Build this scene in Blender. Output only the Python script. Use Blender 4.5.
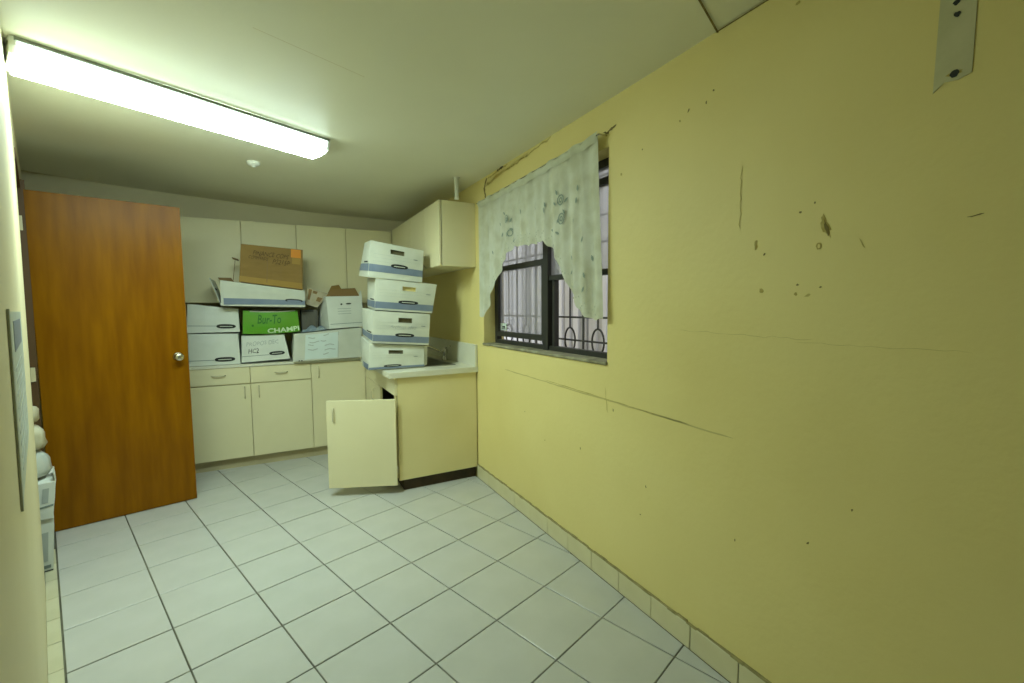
import bpy, math, random
from mathutils import Vector, Matrix, noise
random.seed(7)
for o in list(bpy.data.objects): bpy.data.objects.remove(o)
scn = bpy.context.scene
col = scn.collection
V = Vector
# ------------------------------------------------------------------ camera
CAM = V((-1.432, -4.511, 1.375))
cd = bpy.data.cameras.new('camera'); cam = bpy.data.objects.new('camera', cd); col.objects.link(cam)
cd.sensor_width = 36; cd.lens = 448.15 * 36 / 1024; cd.clip_start = 0.01
yaw, pitch, roll = 0.8122 - 0.3220, -0.0744, -0.0071
fw = V((math.sin(yaw) * math.cos(pitch), math.cos(yaw) * math.cos(pitch), math.sin(pitch)))
r0 = V((math.cos(yaw), -math.sin(yaw), 0)); u0 = r0.cross(fw)
rt = r0 * math.cos(roll) + u0 * math.sin(roll); up = -r0 * math.sin(roll) + u0 * math.cos(roll)
cam.matrix_world = Matrix(((rt.x, up.x, -fw.x, CAM.x), (rt.y, up.y, -fw.y, CAM.y), (rt.z, up.z, -fw.z, CAM.z), (0, 0, 0, 1)))
scn.camera = cam
# ------------------------------------------------------------------ world and exposure
w = bpy.data.worlds.new('world'); scn.world = w; w.use_nodes = True
bg = w.node_tree.nodes['Background']; bg.inputs[0].default_value = (0.86, 0.88, 0.92, 1); bg.inputs[1].default_value = 1.25
vs = scn.view_settings
vs.view_transform = 'Standard'; vs.look = 'None'; vs.gamma = 1; vs.use_curve_mapping = False; vs.exposure = 0.38
LAMP_COLOR = (0.76, 1.0, 0.93); LAMP_STRENGTH = 44.0; LAMP_SIDE = 6.0

# ------------------------------------------------------------------ materials
def mat(name, c, rough=0.6, c2=None, scale=4.0, detail=4, bump=0.0, bscale=60.0, metal=0.0, spec=0.4, stretch=None, lo=0.35, hi=0.7, coat=0):
    m = bpy.data.materials.new(name); m.use_nodes = True; nt = m.node_tree; N = nt.nodes; L = nt.links
    b = N['Principled BSDF']
    b.inputs['Base Color'].default_value = (*c, 1); b.inputs['Roughness'].default_value = rough
    b.inputs['Metallic'].default_value = metal; b.inputs['Specular IOR Level'].default_value = spec
    if coat: b.inputs['Coat Weight'].default_value = coat; b.inputs['Coat Roughness'].default_value = 0.2
    tc = N.new('ShaderNodeTexCoord'); src = tc.outputs['Object']
    if stretch:
        mp = N.new('ShaderNodeMapping'); mp.inputs['Scale'].default_value = stretch
        L.new(src, mp.inputs['Vector']); src = mp.outputs['Vector']
    if c2:
        n = N.new('ShaderNodeTexNoise'); n.inputs['Scale'].default_value = scale; n.inputs['Detail'].default_value = detail
        L.new(src, n.inputs['Vector'])
        r = N.new('ShaderNodeValToRGB'); r.color_ramp.elements[0].position = lo; r.color_ramp.elements[1].position = hi
        r.color_ramp.elements[0].color = (*c, 1); r.color_ramp.elements[1].color = (*c2, 1)
        L.new(n.outputs['Fac'], r.inputs['Fac']); L.new(r.outputs['Color'], b.inputs['Base Color'])
    if bump:
        n2 = N.new('ShaderNodeTexNoise'); n2.inputs['Scale'].default_value = bscale; n2.inputs['Detail'].default_value = 3
        L.new(src, n2.inputs['Vector'])
        bp = N.new('ShaderNodeBump'); bp.inputs['Strength'].default_value = bump; bp.inputs['Distance'].default_value = 0.01
        L.new(n2.outputs['Fac'], bp.inputs['Height']); L.new(bp.outputs['Normal'], b.inputs['Normal'])
    return m

M = {}
M['wall'] = mat('cream_wall_paint', (0.80, 0.68, 0.285), 0.55, (0.76, 0.635, 0.25), 1.7, 5, 0.12, 35)
M['wall_left'] = mat('pale_wall_paint', (0.76, 0.68, 0.43), 0.55, (0.72, 0.64, 0.39), 2.0, 4, 0.10, 35)
M['wall_back'] = mat('back_wall_paint', (0.76, 0.70, 0.50), 0.6, (0.72, 0.66, 0.46), 2.0, 4, 0.1, 35)
M['ceiling'] = mat('ceiling_paint', (0.83, 0.81, 0.65), 0.5, (0.79, 0.77, 0.61), 1.3, 4, 0.08, 20)
M['tile'] = mat('white_floor_tile', (0.56, 0.555, 0.52), 0.22, (0.52, 0.52, 0.48), 5.0, 5, 0.02, 12)
M['grout'] = mat('dark_grout', (0.10, 0.095, 0.065), 0.9, (0.20, 0.19, 0.13), 6.0, 3)
M['skirt'] = mat('cream_skirting_tile', (0.72, 0.66, 0.42), 0.35, (0.66, 0.60, 0.36), 6.0)
M['grime'] = mat('dirty_mortar', (0.26, 0.22, 0.09), 0.9, (0.42, 0.36, 0.16), 18.0)
M['crack'] = mat('crack_dirt', (0.16, 0.12, 0.035), 0.9, (0.26, 0.2, 0.07), 30)
M['stain'] = mat('wall_stain', (0.44, 0.34, 0.09), 0.8, (0.58, 0.47, 0.17), 40)
M['faint'] = mat('faint_wall_mark', (0.56, 0.46, 0.18), 0.7)
M['rear'] = mat('dark_unseen_rear', (0.10, 0.07, 0.04), 0.7, (0.07, 0.05, 0.03), 5)  # unseen rear wall, made dark to cut bounce light onto the right wall
M['seam'] = mat('ceiling_seam', (0.66, 0.60, 0.42), 0.6)
M['rail'] = mat('lamp_rail', (0.22, 0.24, 0.20), 0.6)
M['border'] = mat('border_tile', (0.60, 0.57, 0.40), 0.4, (0.54, 0.51, 0.34), 7)
M['plaster'] = mat('bare_plaster', (0.60, 0.56, 0.34), 0.8, (0.52, 0.49, 0.28), 14)
M['cab'] = mat('cream_laminate', (0.80, 0.73, 0.47), 0.42, (0.77, 0.70, 0.44), 3.0)
M['cabside'] = mat('cabinet_board', (0.80, 0.70, 0.37), 0.5, (0.76, 0.66, 0.33), 3.0)
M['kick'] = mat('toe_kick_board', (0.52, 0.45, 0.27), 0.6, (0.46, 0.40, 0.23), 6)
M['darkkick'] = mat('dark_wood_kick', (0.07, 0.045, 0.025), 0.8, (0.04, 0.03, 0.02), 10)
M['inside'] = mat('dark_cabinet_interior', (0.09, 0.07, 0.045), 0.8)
M['counter'] = mat('pale_counter_laminate', (0.74, 0.72, 0.58), 0.35, (0.70, 0.68, 0.53), 8)
M['pull'] = mat('beige_pull', (0.58, 0.52, 0.33), 0.4)
M['door'] = mat('varnished_door_veneer', (0.27, 0.108, 0.001), 0.34, (0.175, 0.060, 0.0005), 2.6, 8, 0.03, 8, spec=0.14, stretch=(7, 7, 0.8), lo=0.3, hi=0.75)
M['doorlight'] = mat('raw_door_edge', (0.42, 0.20, 0.03), 0.5)
M['jamb'] = mat('dark_door_frame', (0.10, 0.05, 0.015), 0.6)
M['chrome'] = mat('chrome', (0.75, 0.75, 0.72), 0.18, metal=1.0)
M['brass'] = mat('worn_knob_metal', (0.62, 0.58, 0.45), 0.25, metal=1.0)
M['steel'] = mat('stainless_sink', (0.42, 0.42, 0.40), 0.3, metal=1.0)
M['white'] = mat('white_paint', (0.78, 0.78, 0.70), 0.45)
M['carton'] = mat('white_carton', (0.64, 0.65, 0.55), 0.65, (0.58, 0.59, 0.49), 9)
M['carton_b'] = mat('white_carton_cool', (0.74, 0.76, 0.68), 0.65, (0.69, 0.71, 0.63), 9)
M['blue'] = mat('blue_print', (0.17, 0.215, 0.29), 0.6, (0.21, 0.255, 0.33), 12)
M['black'] = mat('black_print', (0.02, 0.022, 0.02), 0.6)
M['greyprint'] = mat('faint_print', (0.43, 0.46, 0.42), 0.7)
M['lineprint'] = mat('thin_print_line', (0.20, 0.24, 0.22), 0.7)
M['hole'] = mat('carton_inside', (0.16, 0.14, 0.07), 0.9)
M['holelight'] = mat('paper_inside_carton', (0.72, 0.62, 0.28), 0.8)
M['brown'] = mat('kraft_cardboard', (0.29, 0.175, 0.045), 0.7, (0.25, 0.15, 0.035), 7, stretch=(1, 1, 4))
M['brown2'] = mat('kraft_flap', (0.26, 0.16, 0.06), 0.8)
M['tape'] = mat('packing_tape', (0.40, 0.25, 0.07), 0.2)
M['orange'] = mat('orange_sticker', (0.72, 0.26, 0.008), 0.5)
M['green'] = mat('green_carton', (0.10, 0.35, 0.012), 0.5, (0.12, 0.31, 0.015), 6)
M['greenink'] = mat('marker_on_green', (0.03, 0.16, 0.01), 0.6)
M['greenwhite'] = mat('white_print_on_green', (0.62, 0.78, 0.50), 0.6)
M['ink'] = mat('black_marker', (0.05, 0.055, 0.04), 0.7)
M['brownink'] = mat('marker_on_cardboard', (0.09, 0.05, 0.012), 0.7)
M['paper'] = mat('paper_sheet', (0.70, 0.78, 0.74), 0.6, (0.66, 0.74, 0.70), 9)
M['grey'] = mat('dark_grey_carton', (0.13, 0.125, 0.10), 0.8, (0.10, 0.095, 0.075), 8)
M['news'] = mat('printed_carton', (0.50, 0.44, 0.31), 0.7, (0.40, 0.34, 0.22), 16)
M['cloth'] = mat('blue_grey_cloth', (0.16, 0.21, 0.26), 0.9, (0.30, 0.36, 0.38), 22)
M['bag'] = mat('white_plastic_bag', (0.62, 0.59, 0.45), 0.35, (0.48, 0.43, 0.27), 14, bump=0.25, bscale=25)
M['bag2'] = mat('shade_blue_bag', (0.48, 0.53, 0.50), 0.3, (0.58, 0.58, 0.50), 14, bump=0.25, bscale=25)  # bluish-grey shade on the bag is put into its colour
M['frame'] = mat('dark_window_frame', (0.035, 0.034, 0.028), 0.5)
M['iron'] = mat('iron_grille', (0.05, 0.048, 0.045), 0.5)
M['sill'] = mat('dirty_sill', (0.36, 0.34, 0.22), 0.8, (0.18, 0.16, 0.09), 14)
M['ext'] = mat('exterior_render', (0.72, 0.73, 0.76), 0.8, (0.55, 0.56, 0.58), 3)
M['ext2'] = mat('exterior_white_slat', (0.85, 0.87, 0.92), 0.7)
M['ext3'] = mat('exterior_grey_slat', (0.50, 0.51, 0.53), 0.7)
M['poster'] = mat('laminated_sheet', (0.60, 0.66, 0.58), 0.4, (0.52, 0.58, 0.50), 20)
M['posterhead'] = mat('sheet_header', (0.22, 0.25, 0.30), 0.5)
M['postertrim'] = mat('sheet_edge', (0.42, 0.44, 0.36), 0.6)
# curtain: thin fabric, partly translucent
def curtain_mat():
    m = bpy.data.materials.new('sheer_curtain_fabric'); m.use_nodes = True; nt = m.node_tree; N = nt.nodes; L = nt.links
    b = N['Principled BSDF']; b.inputs['Roughness'].default_value = 0.85
    tc = N.new('ShaderNodeTexCoord'); n = N.new('ShaderNodeTexNoise'); n.inputs['Scale'].default_value = 9; n.inputs['Detail'].default_value = 5
    r = N.new('ShaderNodeValToRGB'); r.color_ramp.elements[0].color = (0.60, 0.60, 0.44, 1); r.color_ramp.elements[1].color = (0.72, 0.73, 0.60, 1)
    r.color_ramp.elements[0].position = 0.35; r.color_ramp.elements[1].position = 0.6
    L.new(tc.outputs['Object'], n.inputs['Vector']); L.new(n.outputs['Fac'], r.inputs['Fac']); L.new(r.outputs['Color'], b.inputs['Base Color'])
    t = N.new('ShaderNodeBsdfTranslucent'); L.new(r.outputs['Color'], t.inputs['Color'])
    x = N.new('ShaderNodeMixShader'); x.inputs[0].default_value = 0.25
    L.new(b.outputs[0], x.inputs[1]); L.new(t.outputs[0], x.inputs[2]); L.new(x.outputs[0], N['Material Output'].inputs[0])
    return m
M['curtain'] = curtain_mat()
M['eyelet'] = mat('eyelet_shadow', (0.52, 0.54, 0.42), 0.9)
M['embroidery'] = mat('grey_green_embroidery', (0.30, 0.36, 0.29), 0.9)
def glass_mat():
    m = bpy.data.materials.new('window_glass'); m.use_nodes = True; nt = m.node_tree; N = nt.nodes; L = nt.links
    for n in list(N):
        if n.type == 'BSDF_PRINCIPLED': N.remove(n)
    t = N.new('ShaderNodeBsdfTransparent'); t.inputs[0].default_value = (0.92, 0.93, 0.93, 1)
    tl = N.new('ShaderNodeBsdfTranslucent'); tl.inputs[0].default_value = (0.9, 0.9, 0.92, 1)
    x2 = N.new('ShaderNodeMixShader'); x2.inputs[0].default_value = 0.30; L.new(t.outputs[0], x2.inputs[1]); L.new(tl.outputs[0], x2.inputs[2])
    g = N.new('ShaderNodeBsdfGlossy'); g.inputs['Roughness'].default_value = 0.06; g.inputs[0].default_value = (0.8, 0.8, 0.8, 1)
    x = N.new('ShaderNodeMixShader'); x.inputs[0].default_value = 0.10
    L.new(x2.outputs[0], x.inputs[1]); L.new(g.outputs[0], x.inputs[2]); L.new(x.outputs[0], N['Material Output'].inputs[0])
    return m
M['glass'] = glass_mat()
def lamp_mat(name, st):
    m = bpy.data.materials.new(name); m.use_nodes = True
    b = m.node_tree.nodes['Principled BSDF']; b.inputs['Base Color'].default_value = (0.8, 0.82, 0.78, 1)
    b.inputs['Emission Color'].default_value = (*LAMP_COLOR, 1); b.inputs['Emission Strength'].default_value = st
    return m
M['lamp'] = lamp_mat('lit_diffuser', LAMP_STRENGTH); M['lampside'] = lamp_mat('lit_prismatic_side', LAMP_SIDE)

# ------------------------------------------------------------------ mesh helpers
ROOT = {}
class MB:
    def __init__(s): s.v = []; s.f = []
    def quad(s, a, b, c, d):
        i = len(s.v); s.v += [V(a), V(b), V(c), V(d)]; s.f.append((i, i + 1, i + 2, i + 3))
    def poly(s, pts):
        i = len(s.v); s.v += [V(p) for p in pts]; s.f.append(tuple(range(i, i + len(pts))))
    def frame_box(s, o, ax, ay, az, bev=0.0):       # box from origin corner and three edge vectors
        o, ax, ay, az = V(o), V(ax), V(ay), V(az)
        if bev <= 0:
            p = [o, o + ax, o + ax + ay, o + ay]; q = [x + az for x in p]; i = len(s.v); s.v += p + q
            fs = [(3, 2, 1, 0), (4, 5, 6, 7), (0, 1, 5, 4), (1, 2, 6, 5), (2, 3, 7, 6), (3, 0, 4, 7)]
            if ax.cross(ay).dot(az) < 0: fs = [tuple(reversed(f)) for f in fs]
            s.f += [tuple(i + k for k in f) for f in fs]; return s
        # bevelled box: 24 verts
        L = [ax.length, ay.length, az.length]; A = [ax.normalized(), ay.normalized(), az.normalized()]
        b = min(bev, 0.45 * min(L)); idx = {}
        def vid(c, k):
            key = (c, k)
            if key not in idx:
                p = o.copy()
                for j in range(3):
                    ins = 0 if j == k else b
                    p = p + A[j] * ((L[j] - ins) if c[j] else ins)
                idx[key] = len(s.v); s.v.append(p)
            return idx[key]
        det = ax.cross(ay).dot(az) > 0
        def add(f, n):
            c = [s.v[k] for k in f]; nn = (c[1] - c[0]).cross(c[2] - c[0])
            s.f.append(tuple(f) if nn.dot(n) > 0 else tuple(reversed(f)))
        ctr = o + (ax + ay + az) * 0.5
        for k in range(3):
            a, c2 = [(1, 2), (0, 2), (0, 1)][k]
            for e in (0, 1):
                cs = []
                for (pa, pc) in ((0, 0), (1, 0), (1, 1), (0, 1)):
                    c = [0, 0, 0]; c[k] = e; c[a] = pa; c[c2] = pc; cs.append(vid(tuple(c), k))
                add(cs, A[k] * (1 if e else -1))
        for k in range(3):                          # edges along axis k
            a, c2 = [(1, 2), (0, 2), (0, 1)][k]
            for pa in (0, 1):
                for pc in (0, 1):
                    c0 = [0, 0, 0]; c0[a] = pa; c0[c2] = pc; c1 = list(c0); c1[k] = 1; c0 = tuple(c0); c1 = tuple(c1)
                    add([vid(c0, a), vid(c1, a), vid(c1, c2), vid(c0, c2)], A[a] * (1 if pa else -1) + A[c2] * (1 if pc else -1))
        for cx in (0, 1):
            for cy in (0, 1):
                for cz in (0, 1):
                    c = (cx, cy, cz)
                    add([vid(c, 0), vid(c, 1), vid(c, 2)], A[0] * (2 * cx - 1) + A[1] * (2 * cy - 1) + A[2] * (2 * cz - 1))
        return s
    def box(s, x0, x1, y0, y1, z0, z1, bev=0.0):
        return s.frame_box((x0, y0, z0), (x1 - x0, 0, 0), (0, y1 - y0, 0), (0, 0, z1 - z0), bev)
    def tube(s, pts, r, n=8, closed=False):
        pts = [V(p) for p in pts]; m = len(pts); rings = []
        rr = r if isinstance(r, (list, tuple)) else [r] * m
        prev = None
        for i, p in enumerate(pts):
            if closed: t = pts[(i + 1) % m] - pts[i - 1]
            else: t = pts[min(i + 1, m - 1)] - pts[max(i - 1, 0)]
            t.normalize()
            a = prev if prev is not None else (V((0, 0, 1)) if abs(t.z) < 0.9 else V((1, 0, 0)))
            a = a - t * a.dot(t); a.normalize(); prev = a; b = t.cross(a)
            ring = []
            for k in range(n):
                th = 2 * math.pi * k / n
                ring.append(len(s.v)); s.v.append(p + (a * math.cos(th) + b * math.sin(th)) * rr[i])
            rings.append(ring)
        for i in range(m if closed else m - 1):
            A, B = rings[i], rings[(i + 1) % m]
            for k in range(n): s.f.append((A[k], A[(k + 1) % n], B[(k + 1) % n], B[k]))
        if not closed:
            s.f.append(tuple(reversed(rings[0]))); s.f.append(tuple(rings[-1]))
        return s
    def lathe(s, base, axis, prof, n=20):           # prof: list of (distance along axis, radius)
        axis = V(axis).normalized()
        return s.tube([V(base) + axis * d for d, _ in prof], [max(r, 1e-4) for _, r in prof], n)
    def prism(s, pts, vec):
        pts = [V(p) for p in pts]; vec = V(vec); n = len(pts); i = len(s.v)
        nn = V((0, 0, 0))
        for k in range(n): nn += pts[k].cross(pts[(k + 1) % n])
        if nn.dot(vec) > 0: pts.reverse()
        s.v += pts + [p + vec for p in pts]
        s.f.append(tuple(range(i, i + n))); s.f.append(tuple(reversed(range(i + n, i + 2 * n))))
        for k in range(n): s.f.append((i + (k + 1) % n, i + k, i + n + k, i + n + (k + 1) % n))
        return s
    def mesh(s, name, m, org=(0, 0, 0), smooth=False):
        org = V(org); me = bpy.data.meshes.new(name); me.from_pydata([tuple(p - org) for p in s.v], [], s.f); me.materials.append(m)
        if smooth:
            for p in me.polygons: p.use_smooth = True
        me.update(); return me
    def build(s, name, m, parent=None, smooth=False):
        if isinstance(m, str): m = M[m]
        if parent is None:
            xs = [p.x for p in s.v]; ys = [p.y for p in s.v]; zs = [p.z for p in s.v]
            org = V(((min(xs) + max(xs)) / 2, (min(ys) + max(ys)) / 2, min(zs)))
        else: org = ROOT[parent.name]
        o = bpy.data.objects.new(name, s.mesh(name, m, org, smooth)); col.objects.link(o)
        if parent is None: o.location = org
        else: o.parent = parent
        ROOT[o.name] = org; return o
def thing(name, label, cat, loc, group=None):
    o = bpy.data.objects.new(name, None); col.objects.link(o); o.location = loc; o.empty_display_size = 0.05
    ROOT[o.name] = V(loc); return tag(o, label, cat, group)
def tag(o, label, cat, group=None):
    o['label'] = label; o['category'] = cat
    if group: o['group'] = group
    return o
def struct(o): o['kind'] = 'structure'; return o
def clip(poly, n, d):                               # keep points with n.p <= d (2D)
    out = []
    for i in range(len(poly)):
        a, b = poly[i], poly[(i + 1) % len(poly)]; da = n[0] * a[0] + n[1] * a[1] - d; db = n[0] * b[0] + n[1] * b[1] - d
        if da <= 0: out.append(a)
        if (da < 0 < db) or (db < 0 < da): t = da / (da - db); out.append((a[0] + (b[0] - a[0]) * t, a[1] + (b[1] - a[1]) * t))
    return out
def noisev(p, s=1.0, seed=0.0): return noise.noise(V((p[0] * s + seed, p[1] * s - seed, p[2] * s + 2 * seed)))

# ------------------------------------------------------------------ layout constants
G0 = V((-2.596, -1.043, 0)); TX = V((0.949, 0.316, 0)).normalized(); TY = V((-TX.y, TX.x, 0)); T = 0.33
LWO = -0.048                                        # left wall plane, along TX from the tile line
YB = 0.55; YR = -5.7; HC = 2.346; Z = V((0, 0, 1))
def lw(s, off=0.0, z=0.0): return G0 + TX * (LWO + off) + TY * s + Z * z
def ceil_z(x, y):
    t = min(max((y + 1.35) / 1.9, 0), 1.15)
    xs = [(-3.6, 0.18), (-3.15, 0.151), (-2.67, 0.109), (-2.1, 0.071), (-1.14, 0.019), (-0.18, 0.0), (0.3, 0.0)]
    r = 0
    for (a, ra), (b, rb) in zip(xs, xs[1:]):
        if a <= x <= b: r = ra + (rb - ra) * (x - a) / (b - a)
    return HC + r * t
# ------------------------------------------------------------------ floor with every tile
s_rear = -4.9; s_far = 2.2
floor_poly = [lw(s_rear, -0.1), V((0.18, YR, 0)), V((0.18, YB + 0.1, 0)), lw(s_far, -0.1)]
b = MB(); b.prism([(-4.2, YR - 0.2, -0.06), (0.18, YR - 0.2, -0.06), (0.18, YB + 0.15, -0.06), (-4.2, YB + 0.15, -0.06)], (0, 0, 0.055))
floor = struct(b.build('floor', 'grout'))
TH = 0.0035; GAP = 0.006
def tile_mesh(poly, zt):                            # poly CCW 2D, small chamfer on the top edge
    mb = MB(); n = len(poly); c = (sum(p[0] for p in poly) / n, sum(p[1] for p in poly) / n)
    ins = []
    for p in poly:
        d = math.hypot(p[0] - c[0], p[1] - c[1]); k = max(0, 1 - 0.0025 / max(d, 0.003)); ins.append((c[0] + (p[0] - c[0]) * k, c[1] + (p[1] - c[1]) * k))
    for p in poly: mb.v.append(V((p[0], p[1], -0.006)))
    for p in poly: mb.v.append(V((p[0], p[1], zt - 0.0012)))
    for p in ins: mb.v.append(V((p[0], p[1], zt)))
    for k in range(n):
        j = (k + 1) % n
        mb.f.append((k, j, n + j, n + k)); mb.f.append((n + k, n + j, 2 * n + j, 2 * n + k))
    mb.f.append(tuple(range(2 * n, 3 * n)))
    return mb
def area(p): return 0.5 * sum(p[i][0] * p[(i + 1) % len(p)][1] - p[(i + 1) % len(p)][0] * p[i][1] for i in range(len(p)))
h = T / 2 - GAP / 2
full = None
for i in range(0, 11):
    for j in range(-16, 5):
        c = G0 + TX * ((i + 0.5) * T) + TY * ((j + 0.5) * T)
        poly = [tuple((c + TX * a + TY * bb)[:2]) for a, bb in ((-h, -h), (h, -h), (h, h), (-h, h))]
        q = clip(poly, (1, 0), -0.012); q = clip(q, (0, 1), 0.10) if q else q; q = clip(q, (0, -1), -YR) if q else q
        if len(q) < 3 or area(q) < 0.0006: continue
        zt = TH + random.uniform(-0.0006, 0.0006)
        if len(q) == 4 and abs(area(q) - area(poly)) < 1e-7:
            if full is None:
                full = tile_mesh([(TX * a + TY * bb)[:2] for a, bb in ((-h, -h), (h, -h), (h, h), (-h, h))], TH).mesh('floor_tile', M['tile'])
            o = bpy.data.objects.new('floor_tile', full); o.location = c - floor.location + V((0, 0, zt - TH))
        else:
            o = bpy.data.objects.new('floor_tile', tile_mesh([(p[0] - c.x, p[1] - c.y) for p in q], zt).mesh('floor_tile', M['tile'])); o.location = c - floor.location
        o.rotation_euler = (random.uniform(-0.0012, 0.0012), random.uniform(-0.0012, 0.0012), 0)
        col.objects.link(o); o.parent = floor
# narrow cream border pieces along the left wall
wst = -LWO - 0.005; bt = None
for k in range(-20, 2):
    s0 = -0.433 + 0.211 * k
    if s0 > 0.2: continue
    cc = G0 + TX * (-0.003 - wst / 2 - 0.001) + TY * (s0 + 0.1055)
    if cc.y < YR: continue
    if bt is None: bt = tile_mesh([(TX * a + TY * bb)[:2] for a, bb in ((-wst / 2, -0.1035), (wst / 2, -0.1035), (wst / 2, 0.1035), (-wst / 2, 0.1035))], 0.003).mesh('border_tile', M['border'])
    o = bpy.data.objects.new('border_tile', bt); o.location = cc - floor.location + V((0, 0, random.uniform(-.0005, .0008))); o.parent = floor; col.objects.link(o)
# ------------------------------------------------------------------ ceiling
b = MB(); nx, ny = 40, 56; X0, X1, Y0, Y1 = -4.2, 0.2, YR - 0.2, YB + 0.15
for layer in (0, 1):
    for j in range(ny + 1):
        for i in range(nx + 1):
            x = X0 + (X1 - X0) * i / nx; y = Y0 + (Y1 - Y0) * j / ny
            b.v.append(V((x, y, ceil_z(max(x, -3.55), y) + 0.0035 * noisev((x, y, 0), 1.6, 3) if not layer else 2.75)))
for layer in (0, 1):
    o0 = layer * (nx + 1) * (ny + 1)
    for j in range(ny):
        for i in range(nx):
            q = (o0 + j * (nx + 1) + i, o0 + j * (nx + 1) + i + 1, o0 + (j + 1) * (nx + 1) + i + 1, o0 + (j + 1) * (nx + 1) + i)
            b.f.append(q if layer else tuple(reversed(q)))
ceiling = struct(b.build('ceiling', 'ceiling', None, True))
def cjoint(name, p, q, wd, m, dz=0.002):
    p, q = V((*p, 0)), V((*q, 0)); d = (q - p).normalized(); nn = V((-d.y, d.x, 0)) * wd / 2; mb = MB(); K = 12
    for k in range(K):
        a = p.lerp(q, k / K); c = p.lerp(q, (k + 1) / K)
        za, zc = ceil_z(a.x, a.y) - dz, ceil_z(c.x, c.y) - dz
        mb.quad(a - nn + Z * za, a + nn + Z * za, c + nn + Z * zc, c - nn + Z * zc)
    return mb.build(name, m, ceiling)
cjoint('board_joint', (-0.30, -3.52), (-0.001, -3.392), 0.007, 'crack', 0.005)
cjoint('board_joint', (-0.008, -3.39), (-0.008, -4.5), 0.006, 'crack', 0.005)
cjoint('board_seam', (-1.45, -2.671), (-1.05, -2.504), 0.0035, 'seam', 0.004)
# ------------------------------------------------------------------ right wall (window opening) and its marks
WY0, WY1, WZ0, WZ1 = -2.812, -1.372, 1.105, 2.13
TW = 0.17
b = MB()
b.box(0, TW, YR - 0.15, WY0, -0.06, 2.7); b.box(0, TW, WY1, YB + 0.12, -0.06, 2.7)
b.box(0, TW, WY0, WY1, -0.06, WZ0); b.box(0, TW, WY0, WY1, WZ1, 2.7)
wall_r = struct(b.build('wall_right', 'wall'))
def wall_ribbon(name, pts, wd, m, x=-0.0012):       # thin ribbon on the right wall through (y,z) points, ragged width
    mb = MB(); n = len(pts); L = []; R = []
    for i, (y, z) in enumerate(pts):
        a = pts[max(i - 1, 0)]; c = pts[min(i + 1, n - 1)]; d = V((0, c[0] - a[0], c[1] - a[1])).normalized(); nn = V((0, -d.z, d.y))
        k = wd * (0.5 if 0 < i < n - 1 else 0.1) * random.uniform(0.6, 1.35)
        L.append(V((x, y, z)) + nn * k); R.append(V((x, y, z)) - nn * k)
    for i in range(n - 1): mb.quad(L[i], R[i], R[i + 1], L[i + 1])
    for i in range(n - 1): mb.quad(L[i] + V((.0011, 0, 0)), L[i + 1] + V((.0011, 0, 0)), L[i + 1], L[i])
    return mb.build(name, m, wall_r)
def jitter_line(a, c, n, j): return [(a[0] + (c[0] - a[0]) * k / n + random.uniform(-j, j), a[1] + (c[1] - a[1]) * k / n + random.uniform(-j, j)) for k in range(n + 1)]
def wall_blot(name, y, z, ry, rz, m, rag=0.3, n=12, x=-0.0012, tilt=0.0):
    pts = []
    for k in range(n):
        th = 2 * math.pi * k / n; r = 1 + random.uniform(-rag, rag); a = ry * r * math.cos(th); c = rz * r * math.sin(th)
        pts.append((x, y + a * math.cos(tilt) - c * math.sin(tilt), z + a * math.sin(tilt) + c * math.cos(tilt)))
    return MB().prism(pts, (-x, 0, 0)).build(name, m, wall_r)
wall_ribbon('crack', jitter_line((-1.72, 0.945), (-3.5, 0.906), 40, 0.0018), 0.006, 'faint')
wall_ribbon('crack', jitter_line((-2.25, 0.942), (-3.3, 0.912), 26, 0.0012), 0.0032, 'stain')
wall_ribbon('crack', jitter_line((-3.25, 1.283), (-3.75, 1.272), 20, 0.004), 0.0012, 'faint')
wall_ribbon('crack', jitter_line((-3.70, 1.262), (-4.10, 1.266), 16, 0.003), 0.0010, 'faint')
wall_ribbon('crack', jitter_line((-2.80, 0.98), (-2.82, 0.86), 7, 0.002), 0.004, 'stain')
wall_ribbon('crack', jitter_line((-2.795, 2.195), (-2.86, 2.215), 6, 0.003), 0.010, 'crack')
wall_ribbon('crack', jitter_line((-2.795, 2.195), (-2.77, 2.21), 4, 0.003), 0.007, 'crack')
wall_ribbon('crack', jitter_line((-3.50, 1.85), (-3.50, 1.64), 12, 0.004), 0.003, 'stain')
wall_ribbon('crack', jitter_line((-4.075, 1.578), (-4.105, 1.581), 4, 0.001), 0.003, 'crack')
wall_ribbon('crack', jitter_line((-3.86, 1.56), (-3.875, 1.53), 4, 0.001), 0.003, 'stain')
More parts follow.
